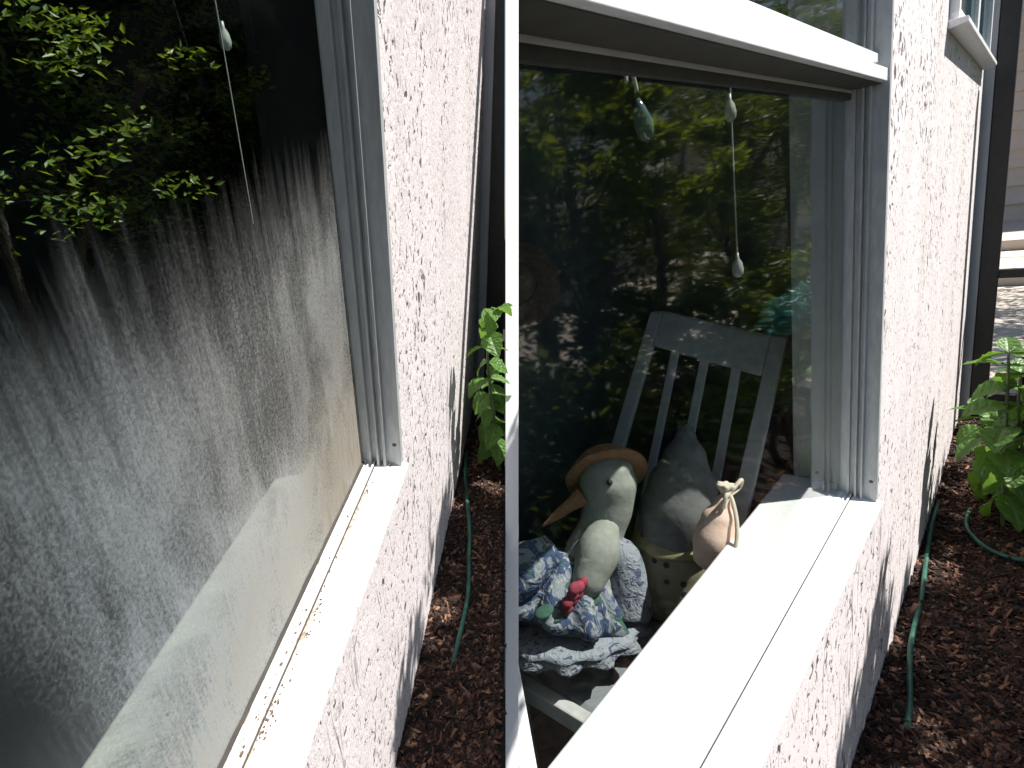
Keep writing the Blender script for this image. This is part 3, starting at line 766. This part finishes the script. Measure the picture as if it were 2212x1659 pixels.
# ------------------------------------------------------------------ blind cords and small hanging things
def cord(M, top, bot, label, tassels, r=.006, k=.8):
    t = root('blind_cord', M, bot, label, 'cord')
    obj('cord', MB().tube([top, bot], r, 6), TASSEL, parent=t)
    for p in tassels:
        obj('tassel', MB().lathe(p, (0,0,-1), [(0,.012*k),(.05*k,.016*k),(.09*k,.04*k),(.15*k,.052*k),(.20*k,.046*k),(.225*k,.02*k)], 14), TASSEL, parent=t, smooth=True)
cord(MR, (-.62,4.16,2.7), (-.62,4.19,-.42), 'thin blind cord with white tassels hanging inside the clean window', [(-.62,4.16,.66), (-.62,4.19,-.42)])
cord(ML, (-.45,2.86,3.3), (-.45,2.80,-.75), 'thin blind cord with pale tassels behind the dirty glass', [(-.45,2.84,.13)], .003, .5)
def ornament(M, p, tl, label, s):
    t = root('hanging_ornament', M, p, label, 'ornament', 'glass ornaments')
    P = Vector(p)/s
    obj('thread', MB().tube([tl, P + Vector((0,-.10,.33))*s], .004, 5), TIE, parent=t)
    obj('hook', MB().tube(smooth_path([P+Vector((0,-.16,.26))*s, P+Vector((0,-.13,.36))*s, P+Vector((0,-.05,.33))*s, P+Vector((0,.0,.2))*s], 5), .018*s, 6), TASSEL, parent=t, smooth=True)
    obj('drop', MB().lathe(P+Vector((0,0,.15))*s, (0,.35,-1), [(0,.02*s),(.08*s,.05*s),(.2*s,.085*s),(.3*s,.07*s),(.36*s,.02*s)], 14), simple('pale_green_glass', (.07,.12,.11), .15), parent=t, smooth=True)
ornament(MR, (-.8, 2.87, .46), (-.8, 2.8, 2.9), 'pale green drop ornament hanging at the left inside the clean window', .8)
ornament(ML, (-.8, 2.30, -.10), (-.8, 2.26, 3.9), 'pale green drop ornament hanging at the left behind the dirty window', .5)
def reflected_hat(M, c, s, label):  # hat set inside the room in place of a reflected one
    t = root('round_hat_reflection', M, c, label, 'hat', 'hats standing for reflections')
    n = (.75, -.6, .25)
    obj('brim', MB().lathe(c, n, [(0,.60*s),(.03,.62*s),(.06,.58*s),(.07,.30*s)], 30), PEBBLE, parent=t, smooth=True)
    obj('hat_band', MB().lathe(Vector(c)+nrm(n)*.05, n, [(0,.30*s),(.10,.285*s)], 26), DARKRIM, parent=t, smooth=True)
    obj('crown', MB().lathe(Vector(c)+nrm(n)*.10, n, [(0,.28*s),(.12*s,.26*s),(.2*s,.16*s),(.22*s,.03*s)], 26), PEBBLE, parent=t, smooth=True)
reflected_hat(MR, (-3.35, 4.66, -.62), .85, 'round brown hat added behind the clean window to stand for a reflected hat')
reflected_hat(ML, (-2.8, 3.30, -1.02), .60, 'round brown hat added behind the dirty window to stand for a reflected hat')

# ------------------------------------------------------------------ the chair
c = root('wooden_chair', MR, (-1.8, 4.2, -GR), 'white slat back wooden chair seen through the clean window', 'chair')
def bar(name, p0, p1, wx, wy, m=CHAIR, bow=0):
    """a squared bar between two points, wx across the chair, wy along the wall"""
    p0, p1 = Vector(p0), Vector(p1); mb = MB(); vs = []; n = 5
    for i in range(n+1):
        t = i/n; q = p0.lerp(p1, t) + Vector((0, bow*math.sin(math.pi*t), 0))
        for sx, sy in ((-1,-1),(1,-1),(1,1),(-1,1)): vs.append(q + Vector((sx*wx/2, sy*wy/2, 0)))
    fs = [(i*4+k, i*4+(k+1) % 4, i*4+4+(k+1) % 4, i*4+4+k) for i in range(n) for k in range(4)] + [(3,2,1,0), tuple(n*4+k for k in range(4))]
    return obj(name, mb.add(vs, fs), m, parent=c, bevel=.012)
nw, fw = -1.05, -2.62
def back_pt(w, u):
    k = (w-nw)/(fw-nw); a_top, u_top = 6.37+.12*k, -1.72+.28*k
    return (w, a_top + (u-u_top)*.86 if u > -3.3 else a_top + (-3.3-u_top)*.86 + (u+3.3)*.3, u)
for w, ut in ((nw, -1.62), (fw, -1.34)):
    bar('back_post', back_pt(w, -3.3), back_pt(w, ut), .17, .10)
    bar('leg', (w, back_pt(w,-3.3)[1]-.75, -GR), back_pt(w, -3.28), .16, .14)
    bar('leg', (w, 3.0, -GR), (w, 3.0, -4.45), .16, .14)
for k in range(1, 4):
    w = nw + (fw-nw)*k/4
    ut = -1.95 + .28*k/4
    bar('slat', back_pt(w, -4.2), back_pt(w, ut), .11, .05)
# top rail
k_ = [back_pt(nw-.09, -1.62), back_pt(fw+.09, -1.34)]
mb = MB(); (w0,a0,u0), (w1,a1,u1) = k_
vs = []
for (w,a,u) in k_:
    for da, du in ((-.04,-.0),(.04,0),(.04-.33,-.38),(-.04-.33,-.38)): vs.append((w, a+da, u+du))
obj('top_rail', mb.add(vs, [(0,1,2,3),(7,6,5,4),(0,4,5,1),(1,5,6,2),(2,6,7,3),(3,7,4,0)]), CHAIR, parent=c, bevel=.02)
obj('seat', MB().box((-2.72, 2.98, -4.42), (-.95, 5.2, -4.28)), CUSHION, parent=c, bevel=.05)
obj('seat_front', MB().box((-2.78, 2.84, -4.46), (-.9, 2.978, -4.26)), CHAIR, parent=c, bevel=.02)
for w in (nw, fw):
    bar('stretcher', (w, 3.0, -5.2), (w, 4.6, -5.19), .07, .07)

# ------------------------------------------------------------------ plush geese
def smooth_tube(path, rad, seg=18, squash=1.0):
    P = smooth_path(path, 5); rr = []
    for i in range(len(rad)-1):
        for k in range(5): rr.append(rad[i]+(rad[i+1]-rad[i])*(.5-.5*math.cos(math.pi*k/5)))
    rr.append(rad[-1]); return MB().tube(P, rr, seg, squash=squash)
g1 = root('plush_goose', MR, (-2.1, 3.75, -4.28), 'cream plush goose in a straw hat and blue floral dress on the chair seat', 'plush toy', 'plush geese on the chair')
hx, ha, hu = -2.05, 4.24, -2.66          # middle of the head
obj('body', smooth_tube([(-2.15,3.6,-4.20),(-2.15,3.62,-3.95),(-2.15,3.75,-3.65),(-2.12,3.92,-3.35),(-2.08,4.08,-3.10),(hx,4.18,-2.88),(hx,ha,hu),(hx,4.28,-2.48),(hx,4.30,-2.36)],
    [.28,.40,.36,.29,.24,.265,.295,.24,.06], 22), CREAM, parent=g1, smooth=True)
obj('breast', smooth_tube([(-1.98,4.02,-3.0),(-1.93,3.78,-3.16),(-1.93,3.56,-3.36),(-1.95,3.42,-3.52)], [.14,.215,.17,.04], 16), CREAM, parent=g1, smooth=True)
obj('beak', smooth_tube([(hx-.15,4.0,-2.72),(-2.35,3.84,-2.84),(-2.52,3.66,-2.99)], [.10,.06,.015], 12), STRAW, parent=g1, smooth=True)
obj('eye', MB().ball((hx+.16, ha-.20, hu+.14), .032, 10, 8), DARKRIM, parent=g1, smooth=True)
hat = MB()
hn = nrm((-.62, .58, .50))
hc = Vector((hx-.08, ha+.09, hu+.05))
prof = [(-.02,.27)]
for k in range(7):                       # coils of braid from the brim up to the crown
    t = [(-.02,.43),(.02,.40),(.05,.365),(.09,.33),(.14,.295),(.19,.25),(.23,.18)][k]
    prof += [(t[0]-.012,t[1]+.008),(t[0]+.012,t[1]+.012),(t[0]+.024,t[1]-.012),(t[0]+.018,t[1]-.028)]
prof += [(.28,.03)]
obj('straw_hat', hat.lathe(hc, hn, prof, 36, .012, 9), STRAW, parent=g1, smooth=True)
obj('dress', MB().lathe((-2.2, 3.75, -3.28), (-.12,-.50,-1), [(0,.24),(.05,.36),(.12,.44),(.22,.50),(.32,.60),(.42,.62),(.50,.70),(.58,.68),(.62,.60),(.63,.4)], 60, .12, 11, .8), FLORAL, parent=g1, smooth=True)
obj('sleeve', smooth_tube([(-1.97,3.95,-3.22),(-1.84,4.02,-3.36),(-1.76,3.96,-3.62),(-1.74,3.90,-3.86),(-1.74,3.88,-3.90)], [.12,.20,.21,.24,.20], 18), PALE_PRINT, parent=g1, smooth=True)
obj('sleeve', smooth_tube([(-2.28,3.5,-3.10),(-2.42,3.15,-3.18),(-2.52,2.9,-3.38)], [.16,.25,.16], 16), FLORAL, parent=g1, smooth=True)
rb = MB()
for k in range(9):
    th = k*2.4; rr = .035+.017*k
    rb.ball((-1.90+.3*rr*math.sin(th), 3.30+rr*math.cos(th), -3.34+rr*math.sin(th)*.8), (.05,.075,.06), 10, 7)
obj('rose', rb, ROSE, parent=g1, smooth=True)
for q, sz in (((-2.05,3.02,-3.40), (.08,.11,.03)), ((-1.84,3.50,-3.52), (.06,.10,.03)), ((-2.0,3.12,-3.50), (.07,.10,.03))):
    obj('cloth_leaf', MB().ball(q, sz, 12, 6), GREEN_CLOTH, parent=g1, smooth=True)
obj('hem', MB().lathe((-2.17, 3.46, -3.86), (0,-.1,-1), [(0,.66),(.02,.74),(.05,.70),(.08,.78),(.12,.75),(.16,.68)], 60, .10, 13, .8), PALE_PRINT, parent=g1, smooth=True)

g2 = root('plush_goose', MR, (-1.6, 4.75, -4.28), 'plush goose with a pointed grey bonnet and spotted yellow cloth, leaning on the chair back', 'plush toy', 'plush geese on the chair')
obj('bonnet', smooth_tube([(-1.58,4.78,-3.42),(-1.58,4.82,-3.15),(-1.58,4.92,-2.88),(-1.6,5.06,-2.62),(-1.62,5.16,-2.42),(-1.62,5.20,-2.30)], [.42,.43,.36,.23,.11,.02], 20), GREYBLUE, parent=g2, smooth=True)
obj('body', smooth_tube([(-1.6,4.72,-4.26),(-1.6,4.74,-4.0),(-1.6,4.78,-3.7),(-1.6,4.8,-3.4),(-1.58,4.84,-3.2)], [.42,.53,.50,.43,.2], 22), DOTTED, parent=g2, smooth=True)
obj('shawl', MB().lathe((-1.6,4.80,-3.36), (0,-.1,-1), [(0,.40),(.05,.45),(.10,.50),(.13,.49)], 30, .05, 7), simple('yellow_shawl_cloth', (.34,.30,.15), .9, (.26,.24,.14), 14, .3), parent=g2, smooth=True)
pc = root('drawstring_pouch', MR, (-1.02, 4.42, -3.3), 'small peach drawstring pouch tied with a cream cord hanging just inside the sill', 'pouch')
obj('bag', smooth_tube([(-1.02,4.30,-3.38),(-1.02,4.33,-3.26),(-1.01,4.40,-3.10),(-1.0,4.49,-2.92),(-.99,4.56,-2.78),(-.98,4.60,-2.70)], [.05,.20,.235,.19,.09,.035], 20, .85), PEACH, parent=pc, smooth=True)
obj('ruffle', MB().lathe((-.98,4.60,-2.71), (.05,.2,1), [(0,.035),(.04,.055),(.09,.085),(.11,.07),(.10,.03)], 24, .3, 6), TIE, parent=pc, smooth=True)
obj('tie', MB().tube(smooth_path([(-.93,4.55,-2.68),(-.88,4.74,-2.60),(-.94,4.86,-2.74),(-.93,4.60,-2.70),(-.90,4.44,-2.62),(-.92,4.42,-2.74),(-.92,4.58,-2.70),(-.78,4.36,-2.90),(-.76,4.14,-3.22)], 6), .02, 7), TIE, parent=pc, smooth=True)
